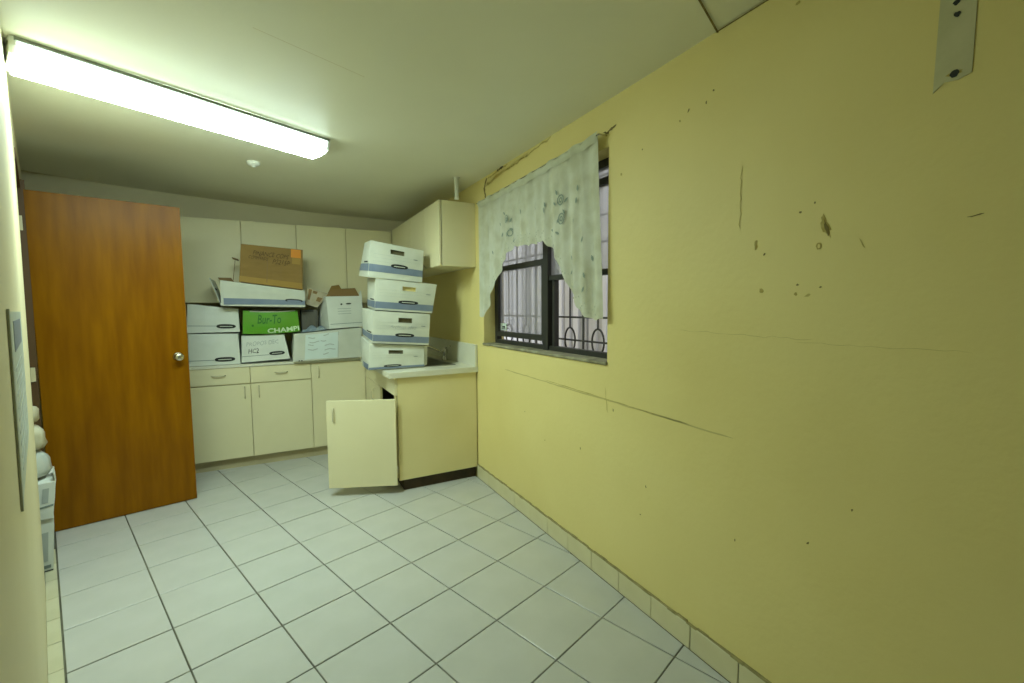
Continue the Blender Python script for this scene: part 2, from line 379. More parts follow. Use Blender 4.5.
# the peeling strip under the ceiling by the corner
wall_ribbon('crack', jitter_line((-1.40, 2.26), (-1.455, 2.325), 8, 0.006), 0.022, 'crack')
wall_ribbon('crack', jitter_line((-1.43, 2.19), (-1.40, 2.28), 7, 0.005), 0.020, 'crack')
wall_ribbon('crack', jitter_line((-1.46, 2.322), (-1.80, 2.334), 16, 0.006), 0.014, 'stain')
wall_ribbon('crack', jitter_line((-1.62, 2.335), (-1.72, 2.34), 6, 0.003), 0.016, 'black')
wall_ribbon('crack', jitter_line((-1.75, 2.30), (-2.32, 2.336), 24, 0.007), 0.009, 'stain')
for (y, z, a, c, lift) in [(-1.50, 2.295, 0.045, 0.02, 0.012), (-1.60, 2.305, 0.05, 0.018, 0.016), (-1.71, 2.312, 0.05, 0.016, 0.014), (-1.83, 2.318, 0.06, 0.014, 0.010), (-1.98, 2.325, 0.07, 0.012, 0.008)]:
    mb = MB(); top = []; bot = []
    for k in range(7):
        t = k / 6 - 0.5; yy = y + 2 * a * t
        top.append(V((-0.001, yy, z + c * (1 + random.uniform(-.3, .3))))); bot.append(V((-1.8 * lift * random.uniform(0.6, 1.2), yy, z - c * (1 + random.uniform(-.5, .5)))))
    for k in range(6): mb.quad(top[k], bot[k], bot[k + 1], top[k + 1]); mb.quad(top[k] + V((.001, 0, 0)), top[k + 1] + V((.001, 0, 0)), bot[k + 1] + V((.002, 0, 0)), bot[k] + V((.002, 0, 0)))
    mb.build('peeling_paint', 'wall', wall_r)
# stains and specks
wall_blot('stain', -3.772, 1.607, 0.009, 0.032, M['stain'], 0.45, 16, tilt=-0.3)
wall_blot('stain', -3.776, 1.602, 0.004, 0.020, M['crack'], 0.5, 12, x=-0.0018, tilt=-0.3)
wall_blot('stain', -3.757, 1.551, 0.008, 0.010, M['stain'], 0.15); wall_blot('stain', -3.757, 1.551, 0.004, 0.006, M['wall'], 0.15, x=-0.0018)
for y, z, a, c in [(-3.56, 1.579, .007, .016), (-3.583, 1.425, .010, .009), (-3.732, 1.408, .012, .005), (-3.696, 1.412, .006, .006), (-3.70, 1.44, .005, .004), (-3.59, 1.545, .004, .005),
                   (-3.762, 0.644, .004, .006), (-3.875, 0.795, .003, .005), (-2.245, 0.573, .006, .004), (-3.668, 2.283, .008, .006), (-3.517, 0.539, .003, .005), (-3.23, 2.097, .006, .006),
                   (-3.27, 2.12, .004, .008), (-3.765, 1.43, .005, .003), (-3.38, 2.15, .004, .004), (-3.03, 2.05, .003, .004), (-2.90, 1.98, .006, .008), (-3.74, 1.68, .003, .004), (-3.70, 1.66, .004, .004),
                   (-2.60, .62, .003, .008), (-3.08, .58, .003, .009), (-3.05, .44, .004, .004), (-3.35, 2.12, .003, .006), (-2.86, .88, .003, .01), (-2.0, .70, .005, .003)]:
    wall_blot('speck', y, z, a * .8, c * .8, M['stain'] if a > .0055 else M['crack'], 0.4, 9, tilt=random.uniform(-.5, .5))
# bare plaster strip with screw holes
mb = MB(); mb.prism([(-0.002, -4.000, 1.885), (-0.002, -4.005, 2.16), (-0.002, -4.070, 2.16), (-0.002, -4.068, 1.905), (-0.002, -4.045, 1.898), (-0.002, -4.02, 1.902)], (0.002, 0, 0))
mb.build('bare_plaster_strip', 'plaster', wall_r)
for y, z, r in [(-4.036, 2.047, .006), (-4.034, 2.075, .006), (-4.038, 1.914, .008)]:
    wall_blot('screw_hole', y, z, r * 1.0, r, M['black'], 0.2, 12, x=-0.0032)
wall_blot('screw_hole', -4.04, 1.915, .014, .006, M['stain'], 0.4, 12, x=-0.0028)
# ------------------------------------------------------------------ other walls
b = MB(); b.box(-4.2, TW, YB, YB + 0.12, -0.06, 2.7); struct(b.build('wall_back', 'wall_back'))
b = MB(); b.box(-4.2, TW, YR - 0.12, YR, -0.06, 2.7); struct(b.build('wall_rear', 'rear'))
DS0, DS1, DH = -0.475, 0.285, 2.115                # doorway along the left wall
def lean_wall(mb):                                  # the old wall is a little out of plumb
    for p in mb.v: p += TX * (0.026 * max(p.z, 0) / 2.35)
b = MB()
def lbox(mb, s0, s1, o0, o1, z0, z1): mb.frame_box(lw(s0, o0, z0), TX * (o1 - o0), TY * (s1 - s0), Z * (z1 - z0))
lbox(b, -5.6, DS0, -0.11, 0, -0.06, 2.7); lbox(b, DS1, 2.4, -0.11, 0, -0.06, 2.7); lbox(b, DS0, DS1, -0.11, 0, DH, 2.7)
lean_wall(b)
wall_l = struct(b.build('wall_left', 'wall_left'))
b = MB(); lbox(b, -0.9, 0.75, -0.98, -0.92, -0.06, 2.7); lbox(b, -0.95, -0.9, -0.98, -0.11, -0.06, 2.7); lbox(b, 0.75, 0.8, -0.98, -0.11, -0.06, 2.7)
struct(b.build('wall_closet', 'wall_left'))
b = MB(); lbox(b, DS1 - 0.022, DS1 + 0.035, -0.115, 0.022, 0, DH + 0.03); lbox(b, DS0, DS1, -0.115, 0.004, DH - 0.02, DH + 0.03); lbox(b, DS0, DS0 + 0.02, -0.115, -0.002, 0, DH)
lean_wall(b)
struct(b.build('trim_1', 'jamb'))                   # dark door frame
# ------------------------------------------------------------------ skirting tiles on the right wall
b = MB(); b.box(-0.004, 0.0, YR, -1.235, 0.0, 0.104)
base_r = struct(b.build('baseboard_right', 'grout'))
sk = None
y = -1.24 - 0.0
ys = -1.44
for k in range(22):
    a = -3.5515 + 0.2108 * (k - 10)
    c = a + 0.2108
    if a < YR or a > -1.25: continue
    c = min(c, -1.238)
    if sk is None or c - a < 0.2:
        mb = MB(); mb.box(-0.009, -0.003, 0.0015, (c - a) - 0.0015, 0.002, 0.103, 0.0015)
        me = mb.mesh('skirting_tile', M['skirt'])
        if c - a > 0.2: sk = me
    else: me = sk
    o = bpy.data.objects.new('skirting_tile', me); o.parent = base_r; o.location = V((random.uniform(-.001, .0005), a, random.uniform(-.001, .002))) - base_r.location; col.objects.link(o)
mb = MB(); n = 90
for k in range(n):                                  # ragged dirty mortar line on top of the tiles
    a = YR + (-1.24 - YR) * k / n; c = YR + (-1.24 - YR) * (k + 1) / n
    mb.box(-0.0095 + random.uniform(-.001, .002), 0, a, c, 0.102, 0.1075 + random.uniform(0, 0.006))
mb.build('mortar_cap', 'grime', base_r)

# ------------------------------------------------------------------ window
FX0, FX1 = 0.095, 0.135
zm = 1.668
b = MB(); b.box(0.001, TW, WY0, WY1, WZ0 - 0.004, WZ0 + 0.004); b.box(-0.012, 0.04, WY0 - 0.004, WY1 + 0.01, WZ0 - 0.012, WZ0 + 0.005, 0.004)
win = struct(b.build('window_1', 'sill'))
def wpart(name, m, *bs):
    mb = MB()
    for q in bs: mb.box(*q)
    return mb.build(name, m, win)
YM = -2.115
fr = wpart('outer_frame', 'frame', (FX0, FX1, WY1 - 0.035, WY1, WZ0 + .004, WZ1), (FX0, FX1, WY0, WY0 + 0.035, WZ0 + .004, WZ1), (FX0, FX1, WY0 + .035, WY1 - .035, WZ0 + .004, WZ0 + 0.032), (FX0, FX1, WY0 + .035, WY1 - .035, WZ1 - 0.04, WZ1))
wpart('mullion', 'frame', (FX0 - 0.01, FX1 + 0.01, YM - 0.028, YM + 0.028, WZ0 + 0.004, WZ1 - 0.04))
wpart('transom', 'frame', (FX0, FX1, YM + .028, WY1 - .035, zm - 0.018, zm + 0.018))
wpart('transom', 'frame', (FX0, FX1, WY0 + .035, YM - .028, 1.545, 1.575))
wpart('transom', 'frame', (FX0, FX1, WY0 + .035, YM - .028, 2.005, 2.04))
wpart('transom', 'frame', (FX0, FX1, YM + .028, WY1 - .035, 2.005, 2.04))
# far lower sash, pushed up a little so its bottom rail leaves a gap above the sill
sx0, sx1 = FX0 - 0.004, FX1 - 0.006
sash = wpart('sash', 'frame', (sx0, sx1, YM + .03, YM + .055, 1.195, zm - .02), (sx0, sx1, WY1 - .062, WY1 - .036, 1.195, zm - .02), (sx0, sx1, YM + .03, WY1 - .036, 1.163, 1.2))
def sub(name, m, parent, *q): return MB().box(*q).build(name, m, parent)
sub('pane', 'glass', sash, 0.112, 0.116, YM + .055, WY1 - .062, 1.2, zm - .018)
stk = sub('sticker', 'paper', sash, 0.108, 0.1115, WY1 - .165, WY1 - .068, 1.21, 1.262)
for z0, z1, y0, y1 in ((1.218, 1.223, -.155, -.09), (1.228, 1.240, -.15, -.10), (1.245, 1.250, -.20, -.165), (1.222, 1.227, -.20, -.165)):
    sub('sticker_print', 'black', sash, 0.1065, 0.1078, WY1 + y0, WY1 + y1, z0, z1)
wpart('pane', 'glass', (0.112, 0.116, YM + .028, WY1 - .035, zm + .018, 2.005)); wpart('pane', 'glass', (0.112, 0.116, WY0 + .035, YM - .028, 1.575, 2.005))
wpart('pane', 'glass', (0.112, 0.116, WY0 + .035, YM - .028, 2.04, WZ1 - .04)); wpart('pane', 'glass', (0.112, 0.116, YM + .028, WY1 - .035, 2.04, WZ1 - .04))
wpart('slide_rail', 'frame', (FX0 + .01, FX1, YM - .075, YM - .05, WZ0 + .03, 1.545))
# iron grille outside
gx = 0.25
gr = thing('window_grille', 'dark iron security grille with oval rings outside the window', 'grille', (gx, (WY0 + WY1) / 2, 1.0))
for z in (1.09, 1.17, 1.315, 1.75, 1.90, 2.12): MB().tube([(gx, WY0 - .1, z), (gx, WY1 + .4, z)], 0.006, 8).build('horizontal_rod', 'iron', gr)
for k in range(-3, 6):
    yo = -2.151 + 0.28 * k
    if yo > WY1 + .4 or yo < WY0 - .1: continue
    pts = [(gx, yo + 0.055 * math.cos(2 * math.pi * q / 24), 1.17 + 0.078 * math.sin(2 * math.pi * q / 24)) for q in range(24)]
    MB().tube(pts, 0.006, 6, True).build('oval_ring', 'iron', gr, True)
    MB().tube([(gx, yo, 1.248), (gx, yo, 2.12)], 0.006, 6).build('vertical_rod', 'iron', gr)
    MB().tube([(gx, yo - 0.14, 1.02), (gx, yo - 0.14, 2.2)], 0.008, 6).build('vertical_rod', 'iron', gr)
for yo in (WY0 - .1, WY1 + .4):
    MB().box(0.17, gx + .01, yo - .01, yo + .01, 1.3, 1.33).build('wall_bracket', 'iron', gr)
# neighbouring building across the gap
b = MB(); b.box(1.35, 1.45, -5.0, 4.5, -0.5, 4.0)
ext = struct(b.build('wall_exterior', 'ext'))
for k in range(48):
    y = -3.4 + k * 0.145
    MB().box(1.315, 1.35, y, y + random.choice((.05, .08, .11)), -0.2, 3.4).build('cladding_slat', random.choice(('ext2', 'ext', 'ext3', 'ext2')), ext)
b = MB(); b.box(0.17, 1.35, -5.0, 4.5, -0.5, -0.4); struct(b.build('ground_outside', 'ext'))

# ------------------------------------------------------------------ curtain
cx = -0.034
low = [(-1.402, 1.318), (-1.44, 1.300), (-1.493, 1.315), (-1.599, 1.469), (-1.714, 1.604), (-1.835, 1.708), (-1.947, 1.767), (-2.125, 1.751), (-2.296, 1.752), (-2.369, 1.705), (-2.449, 1.622), (-2.515, 1.512), (-2.588, 1.415), (-2.674, 1.337), (-2.754, 1.308), (-2.829, 1.315)]
def interp(tb, x):
    for (a, fa), (c, fc) in zip(tb, tb[1:]):
        if min(a, c) <= x <= max(a, c): return fa + (fc - fa) * (x - a) / (c - a)
    return tb[0][1] if abs(x - tb[0][0]) < abs(x - tb[-1][0]) else tb[-1][1]
NU, NV = 150, 26
def ctop(y): return 2.155 + (-y - 1.39) / 1.39 * 0.035 - 0.012 * math.sin((-y - 1.39) / 1.4 * math.pi) + 0.004 * math.sin(y * 31)
def cpos(u, v):                                     # u 0 far .. 1 near, v 0 bottom .. 1 top
    yb = -1.402 - u * 1.427; yt = -1.392 - u * 1.388
    y = yb + (yt - yb) * v
    zb = interp(low, yb) + 0.008 * abs(math.sin(u * 62)) ; zt = ctop(yt)
    z = zb + (zt - zb) * v
    fold = 0.010 * math.sin(u * 44 + 0.8 * math.sin(u * 9)) + 0.007 * math.sin(u * 97 + 1) + 0.012 * noisev((u * 7, v * 2, 0), 1, 5)
    return V((cx - 0.008 - fold * (0.35 + 0.65 * (1 - v)), y, z))
b = MB()
for j in range(NV + 1):
    for i in range(NU + 1): b.v.append(cpos(i / NU, j / NV))
for j in range(NV):
    for i in range(NU): k = j * (NU + 1) + i; b.f.append((k, k + 1, k + NU + 2, k + NU + 1))
cur = b.build('lace_curtain', 'curtain', None, True)
tag(cur, 'white embroidered lace valance curtain hung over the barred window', 'curtain')
b = MB()
for j in range(5):
    for i in range(NU + 1):
        p = cpos(i / NU, 1 - 0.0); y = p.y; z = ctop(y) + 0.012 - 0.045 * j / 4
        b.v.append(V((cx - 0.012 - 0.009 * math.sin(math.pi * j / 4) - 0.003 * math.sin(y * 55), y, z)))
for j in range(4):
    for i in range(NU): k = j * (NU + 1) + i; b.f.append((k, k + NU + 1, k + NU + 2, k + 1))
b.build('rod_pocket', 'curtain', cur, True)
MB().tube([(cx - .012, -1.375, 2.155), (cx - .012, -2.80, 2.185)], 0.004, 8).build('curtain_wire', 'chrome', cur)
for yy, zz in ((-1.378, 2.155), (-2.797, 2.185)): MB().tube([(0.0, yy, zz), (cx - .02, yy, zz)], 0.004, 8).build('hook', 'brass', cur)
def on_curtain(y, z, off=0.004):
    u = min(max((-1.402 - y) / 1.42, 0), 1); zb = interp(low, y); v = min(max((z - zb) / (ctop(y) - zb), 0), 1)
    p = cpos(u, v); return V((p.x - off, y, z))
def ring_motif(y, z, r, th=0.006, n=14):
    mb = MB()
    for k in range(n):
        a, c = 2 * math.pi * k / n, 2 * math.pi * (k + 1) / n; q = []
        for ang, rr in ((a, r - th), (a, r + th * random.uniform(-.2, .6)), (c, r + th * .3), (c, r - th)): q.append(on_curtain(y + rr * math.cos(ang), z + rr * math.sin(ang)))
        mb.quad(*q)
    mb.build('flower_motif', 'embroidery', cur)
def leaf_motif(y, z, ln, wd, ang):
    mb = MB(); d = (math.cos(ang), math.sin(ang)); e = (-d[1], d[0])
    pts = [(0, 0), (.35, .5), (.7, .4), (1, 0), (.7, -.4), (.35, -.5)]
    mb.poly([on_curtain(y + d[0] * a * ln + e[0] * c * wd, z + d[1] * a * ln + e[1] * c * wd) for a, c in pts]); mb.build('leaf_motif', 'embroidery', cur)
for y, z, r in ((-2.477, 1.951, .028), (-2.477, 1.951, .013), (-2.486, 1.85, .030), (-2.486, 1.85, .014), (-1.854, 1.96, .026), (-1.86, 1.955, .012), (-1.894, 1.863, .022)): ring_motif(y, z, r)
for y, z, a in ((-2.44, 1.93, .6), (-2.51, 1.93, 2.4), (-2.45, 1.98, 1.1), (-2.52, 1.87, .9), (-2.45, 1.83, 2.0), (-1.83, 1.99, .7), (-1.89, 1.93, 2.2), (-1.92, 1.88, .4), (-1.87, 1.84, 1.4), (-2.60, 1.50, .8), (-2.68, 1.45, 2.1), (-2.74, 1.60, 1.3), (-2.55, 1.55, 2.5), (-2.317, 1.91, 1.4), (-2.33, 1.94, 1.2), (-2.40, 1.80, .3), (-2.59, 1.80, 1.9), (-2.62, 1.90, 1.6), (-2.63, 1.96, 1.5), (-2.02, 1.97, 1.2), (-2.05, 1.95, 1.9), (-1.76, 1.93, .8), (-1.78, 1.85, 2.2), (-2.20, 1.95, 1.7), (-1.65, 1.75, 1.0), (-2.58, 1.62, 1.0), (-2.66, 1.70, 2.0), (-2.70, 1.52, 1.2), (-2.47, 1.77, .5), (-1.92, 1.80, 2.6)):
    leaf_motif(y, z, 0.035, 0.014, a)
b = MB()                                            # eyelet dots following the hem
for k in range(70):
    y = -1.5 - k * 0.0185; zb = interp(low, y); off = 0.03 + 0.02 * (k % 3)
    p = on_curtain(y, zb + off, 0.003); s_ = 0.005
    b.poly([p + V((0, s_ * math.cos(t), s_ * math.sin(t))) for t in [2 * math.pi * q / 6 for q in range(6)]])
e_ = b.build('eyelet_dots', 'eyelet', cur); e_['kind'] = 'stuff'

# ------------------------------------------------------------------ brown door
H0 = V((-2.690, -0.798, 0)); F0 = V((-1.972, -0.616, 0)); DD = (F0 - H0).normalized(); DN = V((-DD.y, DD.x, 0)); DW = (F0 - H0).length
dr = thing('door_2', 'x', 'door', H0); dr.name = 'wooden_door'; ROOT['wooden_door'] = H0
tag(dr, 'varnished brown wooden door standing open against the cabinets', 'door')
MB().frame_box(H0 + Z * 0.008, DD * DW, DN * 0.036, Z * 2.082, 0.002).build('leaf', 'door', dr)
MB().frame_box(H0 + DD * DW + Z * 0.008, DD * 0.0015, DN * 0.036, Z * 2.082).build('edge_strip', 'doorlight', dr)
kb = H0 + DD * (DW - 0.058) + Z * 1.052
for sgn, o in ((-1, 0.0), (1, 0.036)):
    nv = DN * sgn; p = kb + DN * o
    kn = MB().lathe(p, nv, [(0, .030), (.004, .031), (.008, .026), (.012, .012), (.028, .011), (.034, .018), (.042, .026), (.052, .0285), (.060, .026), (.066, .018), (.068, .0)], 24).build('knob', 'brass', dr, True)
    MB().lathe(p + nv * .0675, nv, [(0, .008), (.002, .008), (.003, .0)], 12).build('keyhole', 'steel', kn)
MB().frame_box(H0 + DD * (DW - .001) + Z * 1.0, DD * .0035, DN * .036, Z * .11).build('latch_plate', 'brass', dr)
for z in (0.25, 0.955, 1.85):
    p = H0 - TX * .030 - TY * .010 + Z * z; hg = MB().tube([p, p + Z * .085], .0075, 10).build('hinge', 'pull', dr)
    MB().frame_box(p + TY * .004, TX * .018, TY * .0015, Z * .085).build('hinge_plate', 'pull', hg)

# ------------------------------------------------------------------ laminated sheet on the left wall
b = MB(); lbox(b, -2.405, -1.60, 0.001, 0.004, 1.0, 1.375); lean_wall(b)
ps = b.build('wall_chart', 'poster'); tag(ps, 'long narrow grey printed sheet hanging on the left wall', 'chart')
b = MB(); lbox(b, -2.41, -2.37, 0.001, 0.0045, 0.995, 1.38); lean_wall(b); b.build('edge_strip', 'postertrim', ps)
b = MB(); lbox(b, -2.25, -1.75, 0.004, 0.0048, 1.29, 1.355); lean_wall(b); b.build('header_block', 'posterhead', ps)
for k in range(9):
    b = MB(); lbox(b, -2.28, -1.75 - random.uniform(0, .1), 0.004, 0.0045, 1.25 - k * .026, 1.256 - k * .026); lean_wall(b); b.build('print_line', 'greyprint', ps)

# ------------------------------------------------------------------ ceiling lamp
A0 = V((-2.205, -2.236, 0)); B0 = V((-1.094, -1.695, 0)); LD = (B0 - A0).normalized(); LN = V((-LD.y, LD.x, 0)); LL = (B0 - A0).length
zc = HC - 0.004
lamp = thing('ceiling_lamp', 'long glowing white fluorescent ceiling lamp with prismatic wraparound cover', 'lamp', (A0 + LD * LL / 2 + LN * .11 + Z * (zc - 0.09)))
MB().frame_box(A0 + LN * .012 + LD * .01 + Z * (zc - .018), LD * (LL - .02), LN * .20, Z * .018).build('housing', 'white', lamp)
prof = [(0.002, -.014), (0.010, -.038), (0.026, -.062), (0.060, -.079), (0.165, -.079), (0.199, -.062), (0.215, -.038), (0.223, -.014)]
b = MB(); pts = [A0 + LD * .02 + LN * a + Z * (zc + c) for a, c in prof]
b.prism(pts[2:6], LD * (LL - .04)); b.build('diffuser', 'lamp', lamp)
for q in (pts[0:3], pts[5:8]):                      # ribbed prismatic side strips, dimmer than the bottom
    cc_ = (pts[0] + pts[7]) / 2; q2 = q + [q[-1] + (cc_ - q[-1]) * .06, q[0] + (cc_ - q[0]) * .06]
    MB().prism(q2, LD * (LL - .04)).build('diffuser_side', 'lampside', lamp)
for o_ in (-.006, .221):                            # metal rails that hold the cover
    MB().frame_box(A0 + LN * o_ + LD * .012 + Z * (zc - .012), LD * (LL - .024), LN * .008, Z * .012).build('edge_rail', 'rail', lamp)
for s0 in (0.0, LL - .02):
    pts = [A0 + LD * s0 + LN * (a * 1.02 - .002) + Z * (zc + c * 1.03 + .014) for a, c in prof]
    MB().prism(pts, LD * .02).build('end_cap', 'white', lamp)
# small ceiling fittings
b = MB(); zz = ceil_z(-1.5, -1.013); b.lathe((-1.5, -1.013, zz + .004), (0, 0, -1), [(0, .040), (.012, .040), (.022, .036), (.030, .022), (.031, .0)], 20)
sm = b.build('ceiling_rose', 'white', None, True); tag(sm, 'small round white fitting on the ceiling behind the lamp', 'ceiling fitting')
MB().lathe((-1.5, -1.013, zz - .026), (0, 0, -1), [(0, .012), (.006, .012), (.008, .0)], 12).build('cap', 'white', sm, True)
b = MB(); b.tube([(-.185, -1.318, HC + .004), (-.185, -1.318, 2.19)], .0155, 14)
pp = b.build('pipe_stub', 'white', None, True); tag(pp, 'short white pipe stub hanging from the ceiling by the corner cabinet', 'pipe')
MB().tube([(-.185, -1.318, HC + .002), (-.185, -1.318, HC - .010)], .025, 14).build('collar', 'white', pp)
MB().tube([(-.185, -1.318, 2.186), (-.185, -1.318, 2.196)], .018, 14).build('cap', 'white', pp)

# ------------------------------------------------------------------ cabinets
def pull(parent, c, along, out, L=0.10, d=0.022, r=0.0045):      # bow handle
    c, along, out = V(c), V(along), V(out); pts = []
    for k in range(9):
        t = k / 8; pts.append(c + along * (L * (t - .5)) + out * (d * min(1, 1.35 * math.sin(math.pi * t) ** .6)))
    return MB().tube(pts, r, 8).build('handle', 'pull', parent, True)
YF = -0.052
def base_unit(x0, x1, label, drawer, hinge):
    t = thing('base_cabinet', label, 'cabinet', ((x0 + x1) / 2, YF + .02, 0), 'base cabinets along the back wall')
    b = MB(); th = .016
    b.box(x0 + .001, x0 + th, YF + .02, YB - .002, .095, .884); b.box(x1 - th, x1 - .001, YF + .02, YB - .002, .095, .884); b.box(x0 + th, x1 - th, YF + .02, YB - .002, .095, .111)
    b.box(x0 + th, x1 - th, YB - .012, YB - .002, .111, .868); b.box(x0 + th, x1 - th, YF + .02, YF + .06, .85, .868); b.box(x0 + th, x1 - th, YF + .02, YF + .045, .74, .76)
    b.build('body', 'cabside', t)
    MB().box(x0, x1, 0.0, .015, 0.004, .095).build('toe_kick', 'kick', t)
    ztop = .738 if drawer else .884
    d = MB().box(x0 + .002, x1 - .002, YF, YF + .018, .100, ztop, .0015).build('door', 'cab', t)
    hx = x1 - .045 if hinge == 'l' else x0 + .062
    pull(d, (hx, YF, (.665 if drawer else .80)), (0, 0, 1), (0, -1, 0))
    if drawer:
        q = MB().box(x0 + .002, x1 - .002, YF, YF + .018, .746, .884, .0015).build('drawer', 'cab', t)
        pull(q, ((x0 + x1) / 2, YF, .822), (1, 0, 0), (0, -1, 0))
    return t
base_unit(-2.08, -1.622, 'cream base cabinet with one drawer, partly hidden by the brown door', True, 'l')
base_unit(-1.622, -1.139, 'cream base cabinet with one drawer, middle of the back run', True, 'r')
base_unit(-1.139, -.662, 'cream base cabinet with a full height door next to the sink corner', False, 'r')
# sink cabinet with its front on x = XF
XF = -.662
sc = thing('sink_cabinet', 'cream sink cabinet with one door hanging open under the counter', 'cabinet', (-.33, -.65, 0))
b = MB(); b.box(XF + .02, -.008, -1.232, -1.214, .092, .868, .001); b.build('end_panel', 'cabside', sc)
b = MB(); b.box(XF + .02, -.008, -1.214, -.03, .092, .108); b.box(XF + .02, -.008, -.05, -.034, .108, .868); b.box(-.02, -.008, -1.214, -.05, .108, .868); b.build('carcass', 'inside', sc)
b = MB(); b.box(XF, XF + .018, -1.23, -.054, .735, .868, .001); b.build('front_rail', 'cab', sc)
for y_ in (-1.21, -.715): MB().box(XF + .004, XF + .02, y_, y_ + .022, .108, .735).build('stile', 'cabside', sc)
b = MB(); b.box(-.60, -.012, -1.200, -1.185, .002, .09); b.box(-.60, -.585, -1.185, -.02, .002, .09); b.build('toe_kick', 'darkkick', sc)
d = MB().box(XF, XF + .018, -.70, -.058, .100, .730, .0015).build('door', 'cab', sc); pull(d, (XF, -.46, .62), (0, 0, 1), (-1, 0, 0))
oh = V((XF - .004, -1.262, 0)); of = V((-1.118, -1.075, 0)); od = (of - oh).normalized(); on = V((-od.y, od.x, 0)); ow = (of - oh).length
if on.y > 0: on = -on
d = MB().frame_box(oh + Z * .072, od * ow, -on * .018, Z * .645, .0015).build('door', 'cab', sc); d['label'] = 'open cabinet door'
pull(d, oh + od * (ow - .05) + Z * .612, (0, 0, 1), on)
for z in (.16, .60): MB().tube([oh + V((.006, .022, z)), oh + V((.006, .022, z + .05))], .006, 8).build('hinge', 'chrome', sc)
# continuous L-shaped worktop with a sink cut-out
SX0, SX1, SY0, SY1 = -.575, -.125, -1.02, -.34
b = MB(); z0, z1 = .870, .909
b.box(-2.10, -.001, YF - .006, YB - .001, .888, z1)
for q in ((-.705, SX0, -1.252, YF - .006), (SX1, -.001, -1.252, YF - .006), (SX0, SX1, -1.252, SY0), (SX0, SX1, SY1, YF - .006)): b.box(q[0], q[1], q[2], q[3], z0, z1)
wt = b.build('worktop', 'counter'); tag(wt, 'pale laminate L-shaped worktop running over the base and sink cabinets', 'worktop')
MB().box(-.024, -.002, -1.248, YB - .03, .909, 1.088, .002).build('backsplash', 'counter', wt)
MB().box(-2.09, -.03, YB - .024, YB - .002, .909, 1.06, .002).build('backsplash', 'counter', wt)
# sink and tap
snk = thing('sink', 'stainless steel sink set into the worktop behind the box tower', 'sink', (-.35, -.68, .75))
b = MB(); e = .018
for q in ((SX0 - e, SX1 + e, SY0 - e, SY0 + .01), (SX0 - e, SX1 + e, SY1 - .01, SY1 + e), (SX0 - e, SX0 + .01, SY0 + .01, SY1 - .01), (SX1 - .01, SX1 + e, SY0 + .01, SY1 - .01)): b.box(q[0], q[1], q[2], q[3], .9095, .914, .001)
b.build('rim', 'steel', snk)
b = MB(); q0 = [(SX0 + .008, SY0 + .008), (SX1 - .008, SY0 + .008), (SX1 - .008, SY1 - .008), (SX0 + .008, SY1 - .008)]; q1 = [(SX0 + .04, SY0 + .04), (SX1 - .04, SY0 + .04), (SX1 - .04, SY1 - .04), (SX0 + .04, SY1 - .04)]
for k in range(4):
    j = (k + 1) % 4; b.quad((*q0[k], .912), (*q0[j], .912), (*q1[j], .77), (*q1[k], .77))
b.quad(*[(*p, .77) for p in q1]); b.build('basin', 'steel', snk)
MB().lathe((-.35, -.68, .7705), (0, 0, 1), [(0, .04), (.003, .04), (.003, .02), (.001, .0)], 20).build('drain', 'chrome', snk)
tp = thing('tap', 'chrome swivel tap behind the sink against the backsplash', 'tap', (-.065, -.66, .909))
MB().lathe((-.065, -.66, .909), Z, [(0, .03), (.008, .03), (.014, .020), (.055, .019), (.062, .024), (.085, .026), (.105, .02), (.112, .0)], 18).build('body', 'chrome', tp, True)
MB().tube([(-.075, -.66, .975), (-.13, -.645, 1.00), (-.20, -.62, 1.035), (-.27, -.60, 1.05), (-.30, -.59, 1.04), (-.305, -.588, 1.015)], .010, 10).build('spout', 'chrome', tp, True)
MB().tube([(-.065, -.66, 1.015), (-.055, -.70, 1.035), (-.05, -.745, 1.04)], [.008, .007, .009], 10).build('lever', 'chrome', tp, True)
# upper cabinets
def upper_back(x0, x1, label, hx):
    t = thing('wall_cabinet', label, 'cabinet', ((x0 + x1) / 2, .41, 1.44), 'wall cabinets along the back wall')
    MB().box(x0 + .001, x1 - .001, .268, YB - .002, 1.44, 2.176, .001).build('body', 'cabside', t)
    d = MB().box(x0 + .002, x1 - .002, .25, .267, 1.442, 2.174, .0015).build('door', 'cab', t)
    pull(d, (hx, .25, 1.52), (0, 0, 1), (0, -1, 0))
upper_back(-2.10, -1.652, 'cream wall cabinet above the white file box at the brown door', -1.70)
upper_back(-1.652, -1.203, 'cream wall cabinet directly behind the brown cardboard box', -1.60)
upper_back(-1.203, -.757, 'cream wall cabinet right of the brown cardboard box', -.80)
upper_back(-.757, -.305, 'cream wall cabinet in the back corner behind the box tower', -.70)
def upper_right(y0, y1, label, hy):
    t = thing('corner_wall_cabinet', label, 'cabinet', (-.15, (y0 + y1) / 2, 1.70), 'wall cabinets along the right wall')
    MB().box(-.276, -.002, y0 + .001, y1 - .001, 1.70, 2.19, .001).build('body', 'cab', t)
    d = MB().box(-.30, -.283, y0 + (.001 if y0 < -1.2 else .004), y1 - .004, 1.701, 2.189, .002).build('door', 'cab', t)
    pull(d, (-.30, hy, 1.76), (0, 0, 1), (-1, 0, 0))
upper_right(-1.235, -.855, 'cream wall cabinet nearest the window with its side panel showing', -.90)
upper_right(-.855, -.455, 'cream wall cabinet second from the window', -.81)
upper_right(-.455, .245, 'cream wall cabinet on the right wall deepest in the corner', -.40)

